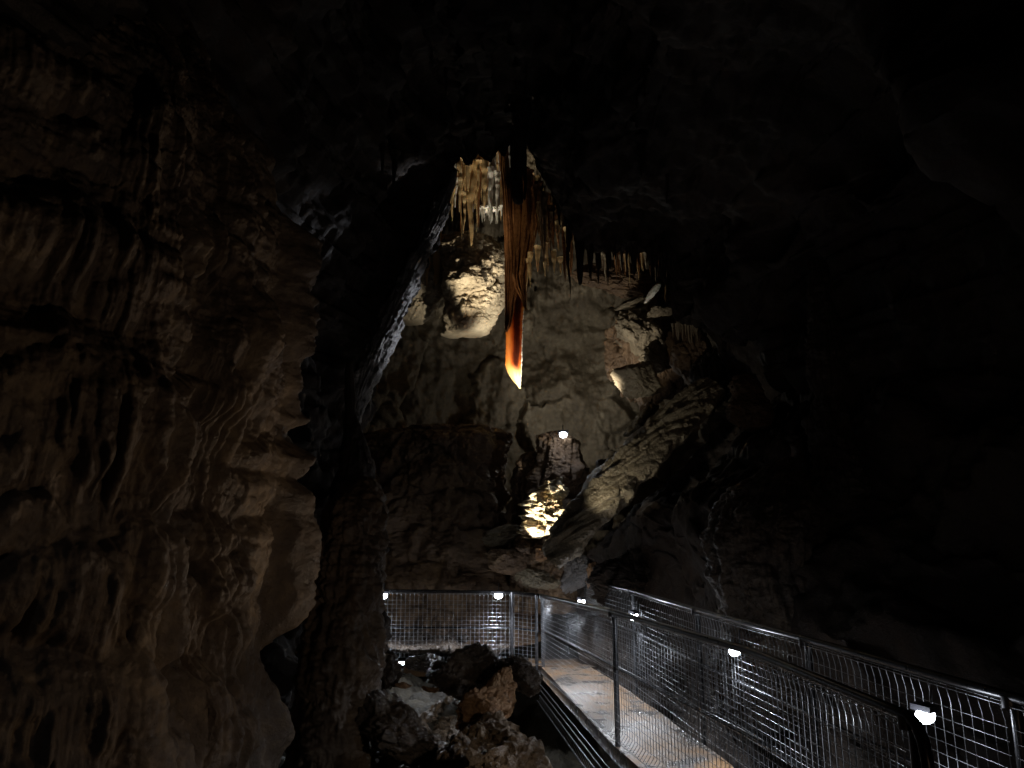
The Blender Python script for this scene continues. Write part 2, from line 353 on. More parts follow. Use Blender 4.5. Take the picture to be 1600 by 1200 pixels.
# ================================================================== THE PLACE
# ---- cave floor ----
def floor_z(X, Y):
    n = fbm(st(X * .7, Y * .7, X * 0), 3, 5); n2 = fbm(st(X * 3, Y * 3, X * 0), 8, 4, True)
    Z = -1.5 + n * .5 + n2 * .08
    Z = Z + ss(.1, -.7, X) * ss(2, 4.5, Y) * (1.25 + .25 * n)                      # bank left of the walkway
    Z = Z - 2.2 * ss(-.1, .25, X) * ss(1.5, 1.0, X) * ss(11.5, 9, Y)             # black gap beside the path
    Z = Z + ss(12.2, 15.5, Y) * (1.9) + ss(2.3, 3.6, X) * 1.1 + n2 * .05       # climbs into the chamber and to the right wall
    return Z
def build_floor():
    x = np.linspace(-7, 8, 300); y = np.linspace(-4, 24, 560); X, Y = np.meshgrid(x, y, indexing='ij')
    Z = floor_z(X, Y)
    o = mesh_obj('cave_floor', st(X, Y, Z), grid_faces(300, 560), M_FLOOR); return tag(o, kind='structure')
build_floor()

# ---- chamber: domed far wall ----
def build_chamber():
    na, nv = 620, 520
    a = np.linspace(math.radians(-12), math.radians(192), na); t = np.linspace(0, 1, nv)
    A, T = np.meshgrid(a, t, indexing='ij'); ph = T * math.pi / 2
    rz = np.cos(ph) ** .55
    X = .4 + 5.4 * np.cos(A) * rz; Y = 12.9 + 5.2 * np.sin(A) * rz; Z = -1.2 + 13.2 * np.sin(ph) ** 1.0
    p = st(X, Y, Z); nrm = -grid_normals(p)
    cen = np.array([.4, 12.9, 3]); sgn = np.sign(((cen - p) * nrm).sum(-1, keepdims=True)); nrm = nrm * sgn
    big = fbm(p * .45, 21, 4) * .75
    med = fbm(p * 1.3, 25, 5) * .28 + fbm(p * st(X * 0 + 2.6, X * 0 + 2.6, X * 0 + 1.1), 31, 4, True) * .07
    # smooth flow sheet in the middle, broken rock to the right, runnels high up
    broken = ss(1.9, 2.5, X + .25 * big) * ss(1.5, 3, Z)
    blk, crk = chunk(st(X * 1.3, Y * 1.3, Z * 1.5) + .3 * st(med, med, -med), 5)
    bl2, cr2 = chunk(st(X * .8, Y * .8, Z * .62) + .5 * st(med, -med, med) + .15 * fbm(p * 3, 49, 3)[..., None], 9)
    rel = (bl2 * .22 - cr2 * .07) * (1 - broken) * ss(1.8, 0.2, X)  # blockier to the left of the flow sheet
    hi = ss(7.0, 8.5, Z)
    run = fbm(st(A * 26, T * 2, A * 0), 41, 3, True)
    lay = fbm(st(X * .8, Y * .8, Z * 4.5 + big * 3), 44, 4) * ss(-1, .4, med) * .12
    d = big + med * (1 + broken) + broken * (blk * .3 - crk * .2) + hi * run * .22 + lay * .6 + run * .012 + fbm(p * 4.5, 47, 5) * .09 + fbm(p * 2.4, 48, 4, True) * .06 + rel
    o = mesh_obj('cave_chamber_wall', p + nrm * d[..., None], grid_faces(na, nv), M_WALL); return tag(o, kind='structure')
build_chamber()

# ---- passage: roof and walls funnel from the photographer to the chamber's mouth ----
OUT = np.array([(562, 1180, 11.2), (560, 1010, 11.2), (556, 900, 11.2), (550, 780, 11.2), (548, 700, 11), (546, 662, 10.8), (542, 630, 10.8), (546, 592, 10.7), (572, 528, 10.6), (598, 470, 10.6), (612, 440, 10.6),
    (640, 385, 10.6), (672, 318, 10.6), (692, 285, 10.6), (708, 262, 10.7), (719, 244, 10.8), (732, 258, 10.8), (748, 238, 10.8), (766, 252, 10.8), (778, 232, 10.8), (788, 246, 10.8), (797, 214, 10.8), (826, 222, 10.8), (840, 262, 10.8), (862, 300, 10.8), (885, 335, 11),
    (900, 378, 11), (925, 392, 11.2), (955, 392, 11.4), (1000, 392, 11.6), (1035, 402, 11.8), (1052, 430, 11.8), (1048, 470, 11.8), (1058, 502, 11.8), (1092, 508, 11.8), (1118, 535, 11.8),
    (1136, 575, 11.8), (1150, 612, 11.9), (1125, 665, 12), (1075, 725, 12.2), (1015, 775, 12.4), (965, 825, 12.6), (925, 860, 12.8), (905, 885, 12.9), (905, 915, 13), (905, 960, 13.0), (910, 1100, 13.0)], float)
def build_passage():
    s = np.concatenate([[0], np.cumsum(np.hypot(np.diff(OUT[:, 0]), np.diff(OUT[:, 1])))]); nu = 900
    u = np.linspace(0, s[-1], nu); px, py, d = (np.interp(u, s, OUT[:, k]) for k in range(3))
    rag = fbm(st(u / 26, u * 0, u * 0), 61, 4) * 6
    cx, cy = 820, 640; ang = np.arctan2(py - cy, px - cx)
    px = px + np.cos(ang) * rag; py = py + np.sin(ang) * rag * .6
    p0 = P(px, py, 1.0); p0 = np.array([P(a, b, c) for a, b, c in zip(px, py, d)])
    k = 1.55; q1 = np.array([P(cx + (a - cx) * k, cy + (b - cy) * (1.35 if b < cy else 1.1), c - 1.2) for a, b, c in zip(px, py, d)])
    th = np.arctan2(-(py - cy), px - cx)
    q2 = st(np.cos(th) * 5.4 + .3, np.full(nu, -3.0), 1.8 + np.sin(th) * 4.8)
    back = np.array([P(cx + (a - cx) * 1.10, cy + (b - cy) * 1.10, c + 1.2) for a, b, c in zip(px, py, d)])
    # the reveal on the left is a ribbed strip, so let it face the opening
    left = ss(700, 640, px) * ss(700, 640, py); 
    bk2 = np.array([P(a + 40, b + 8, c + .55) for a, b, c in zip(px, py, d)])
    back = back * (1 - left[:, None]) + bk2 * left[:, None]
    nv = 330; nb = 34; rows = []
    for j in range(nb): w = 1 - j / nb; rows.append(p0 * (1 - w) + back * w)
    for j in range(nv):
        t = (j / (nv - 1)) ** 1.5; rows.append(p0 * (1 - t) ** 2 + 2 * t * (1 - t) * q1 + q2 * t * t)
    p = np.stack(rows, 1); n = grid_normals(p)
    cen = np.array([.3, 5, 2.5]); n = n * np.sign(((cen - p) * n).sum(-1, keepdims=True))
    j = np.arange(nb + nv); away = ss(nb - 4, nb + 70, j)[None] ; edge = np.exp(-((j - nb) / 10.) ** 2)[None]
    dd = fbm(p * .55, 71, 5) * 1.1 * away + fbm(p * 1.9, 75, 5) * .22 * (.15 + away) + fbm(p * st(p[..., 0] * 0 + 5, p[..., 0] * 0 + 5, p[..., 0] * 0 + 2), 79, 3, True) * .05
    rib = fbm(st((p[..., 0] + p[..., 2] * .45) * 9, p[..., 1] * 9, p[..., 2] * .8), 83, 3, True) * .05 * (1 - away)
    q = p + n * (dd + rib)[..., None]
    # the rock stays clear of the walkway
    lim = np.interp(q[..., 1], [-4, 2, 5, 8, 11, 12.3, 13.2], [3.4, 3.3, 3.0, 2.75, 2.35, 1.6, .9]) + .25 * fbm(q * 1.4, 91, 4)
    lowz = ss(3.4, 1.7, q[..., 2]) * (q[..., 0] > 0.2); q[..., 0] = np.where(q[..., 0] < lim, q[..., 0] * (1 - lowz) + lim * lowz, q[..., 0])
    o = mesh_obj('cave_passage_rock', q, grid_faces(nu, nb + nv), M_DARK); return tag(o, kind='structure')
build_passage()

# ribbed silvery edge of the mouth on the left: a long leaning rib of rock
rib = pillar('rock_rib', [(712, 262, 10.7, 5), (704, 285, 10.75, 7), (686, 330, 10.8, 12), (664, 380, 10.8, 15), (642, 428, 10.8, 16), (625, 470, 10.8, 17), (606, 515, 10.85, 18), (586, 560, 10.9, 18), (566, 605, 10.95, 17), (554, 645, 11, 10), (550, 690, 11, 6), (550, 760, 11, 5)],
             M_EDGE, 5, 1.6, .16, .35, 7, 120, 420)
tag(rib, 'long silvery ribbed rock edge slanting down the left side of the lit chamber', 'rock rib')

# ---- the great flowstone wall at the left ----
def build_left_wall():
    ctl = np.array([(-5.2, -2.0), (-4.6, .5), (-3.7, 2.4), (-3.05, 3.5), (-2.55, 4.2), (-2.15, 4.65), (-2.2, 5.0), (-2.08, 5.25), (-2.02, 5.55), (-2.1, 5.95), (-2.35, 6.4), (-2.8, 6.9), (-4.5, 7.3)])
    s = np.concatenate([[0], np.cumsum(np.linalg.norm(np.diff(ctl, axis=0), axis=1))])
    # dense between x=-3.2 and the nose
    nu, nv = 760, 860
    g = np.concatenate([np.linspace(0, s[3] - .2, 60, endpoint=False), np.linspace(s[3] - .2, s[10], 640, endpoint=False), np.linspace(s[10], s[-1], 60)])
    bx = np.interp(g, s, ctl[:, 0]); by = np.interp(g, s, ctl[:, 1])
    def sm(y): k = 61; pad = np.concatenate([np.full(k // 2, y[0]), y, np.full(k // 2, y[-1])]); return np.convolve(pad, np.hanning(k) / np.hanning(k).sum(), 'valid')
    bx, by = sm(bx), sm(by)
    z = np.linspace(-1.6, 8.0, nv); U, Z = np.meshgrid(g, z, indexing='ij'); X = np.broadcast_to(bx[:, None], U.shape); Y = np.broadcast_to(by[:, None], U.shape)
    pxu = 800 + F * bx / np.maximum(by, .3) / 1.0     # photo column of every wall station at eye level
    lean = -ss(4.3, 7.5, Z) * 1.3
    tx = np.gradient(bx); ty = np.gradient(by); l = np.hypot(tx, ty); nx, ny = ty / l, -tx / l     # towards the passage
    NX, NY = np.broadcast_to(nx[:, None], U.shape), np.broadcast_to(ny[:, None], U.shape)
    base = st(X, Y, Z)
    order = np.argsort(pxu[200:690]) + 200
    def atpx(px, py):
        """station and height on the wall seen at (px,py)"""
        m = np.arange(200, 700); best = None
        h = [P(px, py, by[i])[0] - bx[i] for i in m]; i = m[int(np.argmin(np.abs(h)))]
        return g[i], float(P(px, py, by[i])[2]), by[i]
    W = fbm(st(U * .9, Z * .8, U * 0), 11, 4); W2 = fbm(st(U * 3.2, Z * 1.6, U * 0), 12, 4)
    hang = fbm(st(U * 7, U * 0, U * 0), 13, 3)
    # px, py of crest, half width px, drop px, swell (m)
    L = [(110, 285, 140, 190, .22), (40, 470, 130, 150, .20), (150, 495, 150, 250, .34), (60, 600, 90, 240, .2), (258, 130, 40, 130, .18), (215, 190, 45, 110, .13), (60, 40, 160, 170, .14), (330, 20, 60, 150, .15),
         (400, 178, 110, 200, .30), (448, 285, 50, 210, .22), (425, 330, 45, 150, .26), (385, 425, 100, 260, .28), (330, 470, 50, 200, .2), (468, 440, 34, 120, .18), (456, 560, 40, 50, .15), (452, 612, 46, 70, .20), (375, 655, 100, 120, .36), (300, 560, 70, 120, .2),
         (385, 745, 110, 290, .28), (435, 770, 50, 160, .16), (245, 640, 70, 130, .18), (230, 540, 45, 180, .2), (25, 740, 60, 150, .30), (90, 820, 95, 160, .36), (215, 800, 90, 160, .22), (260, 850, 80, 150, .25), (130, 960, 130, 240, .34), (60, 1010, 120, 180, .3), (280, 985, 110, 260, .42), (200, 1080, 90, 170, .3),
         (425, 960, 60, 200, .18), (395, 1060, 70, 200, .28), (460, 1000, 50, 240, .26), (340, 1130, 110, 160, .3), (20, 1130, 120, 140, .3), (480, 880, 40, 200, .2), (20, 290, 100, 160, .15), (330, 330, 70, 120, .1)]
    D = W * .16 + .02; soft = np.zeros_like(D); low = np.zeros_like(D); top = np.zeros_like(D)
    for (px, py, hw, dr, am) in L:
        u0, z0, d = atpx(px, py); w = hw * d / F * 1.25; h = dr * d / F * 1.08
        uu = (U - u0) / w + W2 * .28; tt = (z0 - Z - .12 * W2) / (h * (1 + .3 * hang)) - .42 * np.abs(uu) ** 2
        hp = np.clip(1 - np.abs(uu) ** 2.0, 0, 1) ** .8
        rise = ss(-.02, .34, tt); fall = 1 - .5 * np.clip((tt - .26) / .74, 0, 1)
        cut = 1 - ss(.62, 1.1, tt); f = am * .8 * hp * rise * fall * cut
        new = np.maximum(D, f + W * .08); m = f > D; low = np.where(m, np.clip(tt, 0, 1), low); top = np.where(m, np.exp(-(tt / .2) ** 2), top)
        soft += f; D = new
    for (px, y0, y1, hw, am) in [(330, 470, 640, 12, .07), (352, 440, 675, 13, .10), (375, 430, 668, 12, .11), (400, 440, 672, 12, .11), (424, 440, 655, 11, .09), (432, 330, 455, 12, .10),
            (382, 765, 1010, 15, .11), (406, 770, 985, 12, .10), (430, 755, 965, 12, .10), (356, 790, 1005, 13, .09), (450, 690, 780, 9, .07), (152, 610, 745, 13, .10), (186, 640, 765, 11, .09), (112, 600, 720, 12, .08), (256, 635, 745, 9, .07), (276, 625, 735, 9, .07), (230, 650, 740, 9, .06),
            (60, 350, 470, 14, .06), (95, 340, 470, 12, .06), (240, 250, 330, 10, .06), (300, 880, 960, 12, .06), (90, 880, 1000, 13, .06), (310, 560, 660, 11, .07), (445, 470, 560, 10, .07), (410, 350, 440, 11, .07), (330, 810, 1000, 12, .08), (305, 830, 990, 11, .07), (20, 640, 760, 14, .07), (70, 640, 770, 13, .07), (20, 860, 1010, 14, .07), (55, 1080, 1190, 14, .07), (130, 1060, 1190, 13, .06), (165, 880, 1010, 12, .06), (320, 330, 440, 12, .06), (290, 340, 450, 12, .06), (130, 330, 450, 12, .06), (200, 300, 420, 12, .06), (240, 1010, 1150, 13, .07), (275, 1000, 1160, 12, .07), (420, 1020, 1190, 12, .07), (390, 1040, 1190, 12, .07)]:
        u0, z0, d = atpx(px, y0); u1, z1, d1 = atpx(px, y1); w = hw * d / F * 1.35
        uu = (U - u0 - .5 * w * W - .25 * w * W2 - .02 * (z0 - Z)) / w; v_ = (z0 - Z + .12 * W2) / (z0 - z1)
        D = D + (.72 if px < 300 else 1.25) * am * np.clip(1 - uu ** 2, 0, 1) ** .7 * ss(-.12, .15, v_) * (1 - ss(.75, 1.1, v_ + .2 * vn(st(uu * 2, uu * 0 + px, uu * 0), 3)))
    D = D + soft * .12
    wz = Z + D * .4
    pipes = fbm(st(U * 6.5 + .10 * W2 + .4 * W, wz * .22, U * 0), 15, 2, True); pip2 = fbm(st(U * 17 + .3 * W2 + W, wz * .45, U * 0), 16, 2, True)
    pm = (.25 + .75 * ss(.1, .45, low)) * ss(-.45, .25, fbm(st(U * .8, Z * .5, U * 0), 17, 2) + .15)
    rs = ss(3.9, 4.9, Y)       # the flutes are strongest on the wall's nose
    D += pipes * (.032 + .05 * rs) * np.maximum(pm, .8 * rs) + pip2 * (.012 + .028 * rs) * np.maximum(pm, rs)
    pp = st(X, Y, Z) + st(NX, NY, Z * 0) * D[..., None]
    caul = fbm(pp * 5.5, 18, 4, True); D += caul * .055 * (1 - .6 * pm) + (np.abs(vn(pp * 3.1, 26)) - .3) * .10 + fbm(pp * 2.2, 19, 2) * .05 + fbm(pp * 16, 20, 3, True) * .013 + fbm(pp * 8, 24, 4) * .022
    step = fbm(st(U * 1.4, Z * 7 + W * 2, U * 0), 22, 3, True); D += step * .006
    D += lean
    q = st(X + NX * D, Y + NY * D, Z - .10 * np.clip(D - lean, 0, 1))
    o = mesh_obj('flowstone_wall', q, grid_faces(nu, nv), M_FLOW)
    return tag(localise(o), 'huge brown flowstone wall of bulging ledges and fluted drapery filling the left side', 'flowstone wall')
build_left_wall()

col = pillar('rock_column', [(566, 742, 7.4, 22), (560, 770, 7.3, 36), (552, 830, 7.2, 48), (545, 900, 7.1, 55), (540, 980, 7.0, 57), (530, 1060, 6.9, 58), (520, 1140, 6.8, 56), (515, 1230, 6.7, 56), (512, 1330, 6.6, 60)],
             M_FLOW, 14, 1.2, .10, .12, 5, 220, 420)
tag(col, 'round-topped brown rock column beside the left end of the far fence', 'rock column')
c2 = pillar('rock_column', [(545, 560, 9.4, 5), (549, 650, 9.4, 8), (556, 690, 9.4, 20), (558, 760, 9.4, 28), (556, 860, 9.4, 34), (560, 1000, 9.4, 36), (560, 1200, 9.4, 40)], M_DARK, 17, 1.2, .2, .15, 5, 120, 240)
tag(c2, 'dark rock column narrowing upwards below the silvery leaning edge', 'rock column')

# ---- chamber rocks ----
b = pillar('rock_block', [(735, 372, 15.4, 38), (738, 392, 15.3, 50), (742, 420, 15.2, 52), (740, 450, 15.2, 53), (738, 480, 15.25, 50), (730, 508, 15.3, 44), (722, 524, 15.4, 34)], M_PALE, 22, .8, .06, .06, 4, 300, 300, chunks=.13, cs=1.15,
           extra=lambda p, a: .0 * vn(st(np.round(np.cos(a)[:, None] * 2.2 + p[..., 2] * 0), np.round(np.sin(a)[:, None] * 2.2 + p[..., 2] * 0), np.round(p[..., 2] * 1.5)) , 7))
tag(b, 'pale buff rock block hanging from the chamber wall left of the orange blade', 'rock block')
b = pillar('rock_shelf', [(688, 366, 15.9, 16), (676, 395, 15.8, 26), (668, 430, 15.7, 30), (660, 465, 15.7, 34), (650, 490, 15.8, 32), (640, 506, 15.9, 20)], M_PALE, 23, .9, .2, .16, 5, 160, 200)
tag(b, 'pale fluted rock shelf between the leaning silvery edge and the hanging block', 'rock shelf')
mound = pillar('rock_mound', [(690, 664, 15.0, 75), (672, 682, 14.8, 126), (668, 720, 14.7, 136), (664, 790, 14.5, 140), (668, 860, 14.2, 150), (680, 940, 14.0, 160), (690, 1010, 13.8, 170)], M_RED, 31, .5, .12, .10, 5, 480, 480, chunks=.06, cs=1.3,
               extra=lambda p, a: .10 * fbm(p * st(p[..., 0] * 0 + .9, p[..., 0] * 0 + .9, p[..., 0] * 0 + .45), 33, 3) - .05)
tag(mound, 'broad flat-topped reddish brown rock mound behind the far fence', 'rock mound')
sg = pillar('stalagmite', [(870, 672, 13.7, 8), (862, 680, 13.7, 24), (873, 688, 13.7, 34), (876, 720, 13.65, 34), (868, 752, 13.6, 43), (862, 790, 13.5, 48), (856, 830, 13.4, 52), (850, 880, 13.3, 50), (850, 960, 13.2, 50)], M_RED, 37, .7, .12, .2, 5, 260, 320, chunks=.08, cs=2.0)
tag(sg, 'dark broad stalagmite with a lit lamp on its top in front of the pale wall', 'stalagmite')
sg = pillar('stalagmite', [(836, 704, 13.9, 7), (832, 716, 13.9, 20), (826, 760, 13.8, 30), (826, 830, 13.7, 36), (826, 900, 13.6, 40)], M_RED, 38, .7, .14, .2, 5, 200, 240, chunks=.08, cs=2.0)
tag(sg, 'dark brown stepped rock shoulder against the left of the lamp stalagmite', 'stalagmite')
sg = pillar('stalagmite', [(941, 716, 12.9, 5), (940, 724, 12.9, 10), (941, 745, 12.9, 12), (943, 790, 12.9, 13), (944, 830, 12.9, 14)], M_DARK, 39, 1, .1, .1, 4, 60, 80)
tag(sg, 'small dark upright stalagmite standing on the upper edge of the ribbed slab', 'stalagmite')

# brightly lit coral-like calcite
gr = pillar('calcite_formation', [(877, 745, 12.75, 3), (868, 752, 12.7, 11), (861, 764, 12.65, 17), (857, 780, 12.6, 19), (851, 796, 12.6, 24), (847, 812, 12.55, 27), (845, 828, 12.5, 23), (842, 842, 12.5, 12)], M_GROTTO, 41, .8, .16, .0, 6, 300, 340,
            extra=lambda p, a: .42 * fbm(p * 3.5, 42, 3) + .8 * np.clip(fbm(p * 9, 46, 3), -1, .3) + .3 * vn(p * 21, 43), chunks=.7, cs=6.5)
tag(gr, 'knobbly white and gold calcite formation lit brilliantly in a dark niche', 'calcite formation')
tn = pillar('calcite_finger', [(872, 800, 12.7, 3), (871, 806, 12.7, 4), (871, 822, 12.7, 4.5), (874, 836, 12.7, 4)], M_GROTTO, 44, 1, .2, .1, 4, 40, 60)
tag(tn, 'little orange calcite finger at the right foot of the brilliant formation', 'stalagmite')

# leaning ribbed slab
def build_slab():
    a, bq = (872, 868, 11.7), (1122, 605, 11.6); n, m = 420, 150
    t = np.linspace(-.04, 1, n); w = np.linspace(0, 1, m); T, Wd = np.meshgrid(t, w, indexing='ij')
    p0 = V(*a); p1 = V(*bq); ax = np.array(p1 - p0); L_ = np.linalg.norm(ax); axn = ax / L_
    upper = np.array(V(905, 745, 12.5) - p0); side = upper - axn * (upper @ axn); side /= np.linalg.norm(side)
    nrm = np.cross(axn, side); nrm *= np.sign(nrm @ np.array([0, -1, 0]))
    wid = np.interp(T, [-.04, 0, .12, .35, .6, .85, 1], [.2, .32, .62, .82, .78, .6, .25])
    an = Wd * 2 * np.pi
    P_ = np.array(p0) + axn * (T * L_)[..., None] + side * ((.45 - .55 * np.cos(an)) * wid - .1)[..., None] + nrm * (np.sin(an) * .24 * np.sqrt(wid))[..., None]
    al = T * L_; ac = (P_ - np.array(p0)) @ side
    r = fbm(st(ac * 8 + al * 2.2, al * .9, al * 0), 51, 4, True); g2 = fbm(P_ * 1.6, 52, 5)
    dirv = (P_ - (np.array(p0) + axn * (T * L_)[..., None] + side * (.35 * wid)[..., None])); dirv /= np.linalg.norm(dirv, axis=-1, keepdims=True) + 1e-6
    q = P_ + dirv * (r * .11 + g2 * .07 + fbm(P_ * 6, 55, 4, True) * .035)[..., None]
    f = np.concatenate([grid_faces(n, m)])
    return localise(mesh_obj('rock_slab', q, f, M_SLAB))
tag(build_slab(), 'long olive slab with raised ribs leaning up to the right beside the bright niche', 'rock slab')

BL = [('rock', 1025, 545, 14.9, (1.05, .7, 1.3), M_RED, 60, 12, (.1, .1, .3), 'broken reddish brown rock mass filling the right of the chamber', .16),
      ('rock', 1000, 594, 13.2, (.52, .4, .36), M_PALE, 61, 14, (0, .45, .2), 'tan angular boulder with a black gap beneath it, right of the smooth lit wall', .07),
      ('rock', 1035, 560, 13.9, (.42, .4, .36), M_WALL, 62, 14, (.2, -.5, .3), 'cracked grey brown rock above the tan angular boulder', .14),
      ('rock', 1000, 520, 14.4, (.62, .5, .42), M_WALL, 63, 14, (.1, .6, .1), 'large cracked brown rock under the reddish ledge', .12),
      ('rock', 1080, 560, 13.2, (.42, .5, .62), M_RED, 64, 14, (.1, -.2, .3), 'tall dark brown rock face at the right rim of the chamber', .14),
      ('rock', 1110, 600, 12.7, (.35, .5, .7), M_DARK, 65, 14, (.1, -.2, .1), 'almost black rock at the far right rim of the chamber', .14),
      ('rock', 1034, 484, 13.9, (.34, .3, .15), M_WALL, 66, 12, (0, -.35, .3), 'small yellowish rock just below the pale leaning stump', .14),
      ('rock', 985, 474, 14.2, (.40, .3, .07), M_WALL, 67, 12, (0, -.35, .3), 'narrow pale rock strip on the reddish ledge', .14),
      ('rock', 975, 440, 15.2, (1.0, .4, .42), M_RED, 77, 12, (0, .1, .1), 'reddish ledge behind the row of small stalactites', .12),
      ('rock', 1005, 660, 12.75, (.40, .3, .2), M_SLAB, 68, 12, (0, -.7, .3), 'lumpy grey rock at the top of the ribbed slab', .14),
      ('boulder', 790, 872, 13.0, (.42, .4, .26), M_RED, 71, 12, (0, .1, .1), 'rounded brown boulder behind the fence corner, below the bright niche', .06),
      ('boulder', 842, 905, 12.9, (.4, .35, .22), M_SLAB, 72, 12, (0, .2, .3), 'low olive boulder at the foot of the ribbed slab', .08),
      ('boulder', 785, 836, 13.2, (.40, .3, .17), M_SLAB, 73, 12, (0, -.25, .2), 'flat olive boulder left of the brilliant formation', .12),
      ('boulder', 848, 866, 12.6, (.16, .16, .13), M_ORANGE, 74, 12, (0, .3, .2), 'small orange brown stone directly beneath the brilliant formation', .12),
      ('boulder', 820, 855, 12.7, (.16, .2, .12), M_RED, 78, 12, (0, .3, .2), 'small dark stone left of the orange brown one', .12),
      ('boulder', 1000, 905, 11.9, (1.0, .5, .5), M_DARK, 75, 12, (0, .1, .2), 'wide dark boulder in the gloom behind the fence corner', .12),
      ('boulder', 898, 898, 12.9, (.26, .3, .36), M_EDGE, 76, 12, (0, .5, .2), 'wet silvery rock wedged behind the start of the right hand fence', .14),
      ('boulder', 925, 902, 12.8, (.16, .2, .24), M_ORANGE, 79, 12, (0, .1, .2), 'wet ochre knob at the start of the right hand fence', .12)]
for (nm, px, py, d, sz, mt, sd, cu, rt, lb, chk) in BL:
    o = boulder(nm, V(px, py, d), sz, mt, sd, cu, .09, rt, 7 if sz[0] > .9 else 6, chunks=chk, cs=3.4 if sz[0] > .9 else 2.4); tag(o, lb, 'rock' if nm == 'rock' else 'boulder', 'rocks round the lit chamber')

st_ = pillar('broken_stump', [(1030, 442, 14.0, 3), (1028, 446, 14, 6.5), (1020, 458, 14, 7), (1012, 468, 14, 4), (1008, 474, 14, 3)], M_WHITE, 45, 1, .1, 0, 4, 50, 60)
tag(st_, 'pale smooth stump leaning on the reddish ledge at right', 'calcite stump')

# rock outcrops in the dark on the right, beyond the fence
oc = pillar('rock_outcrop', [(1236, 712, 8.7, 4), (1216, 735, 8.7, 26), (1205, 765, 8.7, 55), (1200, 800, 8.6, 72), (1195, 840, 8.5, 76), (1205, 900, 8.5, 78), (1222, 960, 8.5, 84), (1240, 1040, 8.5, 95), (1250, 1130, 8.5, 100)], M_WET, 81, 1.1, .12, .28, 6, 300, 400)
tag(oc, 'dark wet fluted outcrop with glinting left edge beyond the outer fence', 'rock outcrop')
oc = pillar('rock_outcrop', [(1340, 870, 8.0, 14), (1345, 910, 8, 40), (1350, 980, 8, 62), (1360, 1080, 8, 90)], M_WET, 82, 1.1, .14, .25, 6, 200, 260)
tag(oc, 'dim grey outcrop barely seen to the right of the wet fluted one', 'rock outcrop')
oc = pillar('rock_outcrop', [(1160, 585, 10.6, 12), (1163, 600, 10.6, 22), (1166, 625, 10.6, 24), (1172, 655, 10.6, 36), (1180, 672, 10.6, 26)], M_RED, 83, 1, .16, .06, 5, 160, 160)
tag(oc, 'small brown rock knob standing out in the dark right of the chamber', 'rock knob')
oc = pillar('rock_pillar', [(1275, 400, 8.6, 12), (1280, 450, 8.5, 16), (1292, 560, 8.5, 24), (1300, 690, 8.4, 30), (1320, 780, 8.4, 40)], M_DARK, 84, 1, .16, .3, 6, 160, 300)
tag(oc, 'tall dim rock pillar on the dark right wall', 'rock pillar')
lamp_light('right_wall_glint_light', 'SPOT', V(1075, 850, 11.2), 300, (.85, .9, 1), .03, V(1150, 860, 8.6), 50, .6)

# foreground rocks under the far fence
FG = [(732, 1052, 8.4, (.42, .42, .34), M_WET, 91, 8, (.1, -.25, .2), 'big dark wet boulder in front of the far fence'),
      (806, 1050, 8.2, (.30, .36, .27), M_WET, 92, 7, (.1, .3, .5), 'wet boulder with rounded top touching the fence corner'),
      (782, 1098, 7.7, (.20, .25, .36), M_ORANGE, 93, 8, (.3, .45, .2), 'upright ochre rock standing on the gravel'),
      (745, 1112, 7.4, (.34, .22, .2), M_ORANGE, 94, 8, (.2, -.5, .3), 'slanting ochre rock with bright flank in front of the big boulder'),
      (622, 1150, 6.7, (.42, .5, .30), M_WET, 95, 6, (.1, .35, .2), 'large mossy dark slab at the left beside the flowstone column'),
      (600, 1050, 8.2, (.2, .3, .25), M_WET, 96, 8, (.1, .2, .2), 'small dark rock beside the low ground lamp'),
      (668, 1040, 9.6, (.3, .3, .14), M_WET, 97, 8, (.1, .1, .2), 'low black rock behind the big wet boulder')]
for (px, py, d, sz, mt, sd, cu, rt, lb) in FG:
    o = boulder('boulder', V(px, py, d), sz, mt, sd, cu + 6, .10, rt, 6, strata=.06, chunks=.10, cutmin=.40); tag(o, lb, 'boulder', 'foreground boulders')
for (px, py, sd, lb) in ((672, 1078, 98, 'small glinting stone at the water edge left of the big boulder'), (630, 1072, 99, 'tiny wet stone near the low ground lamp')):
    tag(boulder('stone', V(px, py, 7.9), (.09, .06, .035), M_ORANGE, sd, 18, .2, (.2, .1, .4), 5, .4), lb, 'stone')
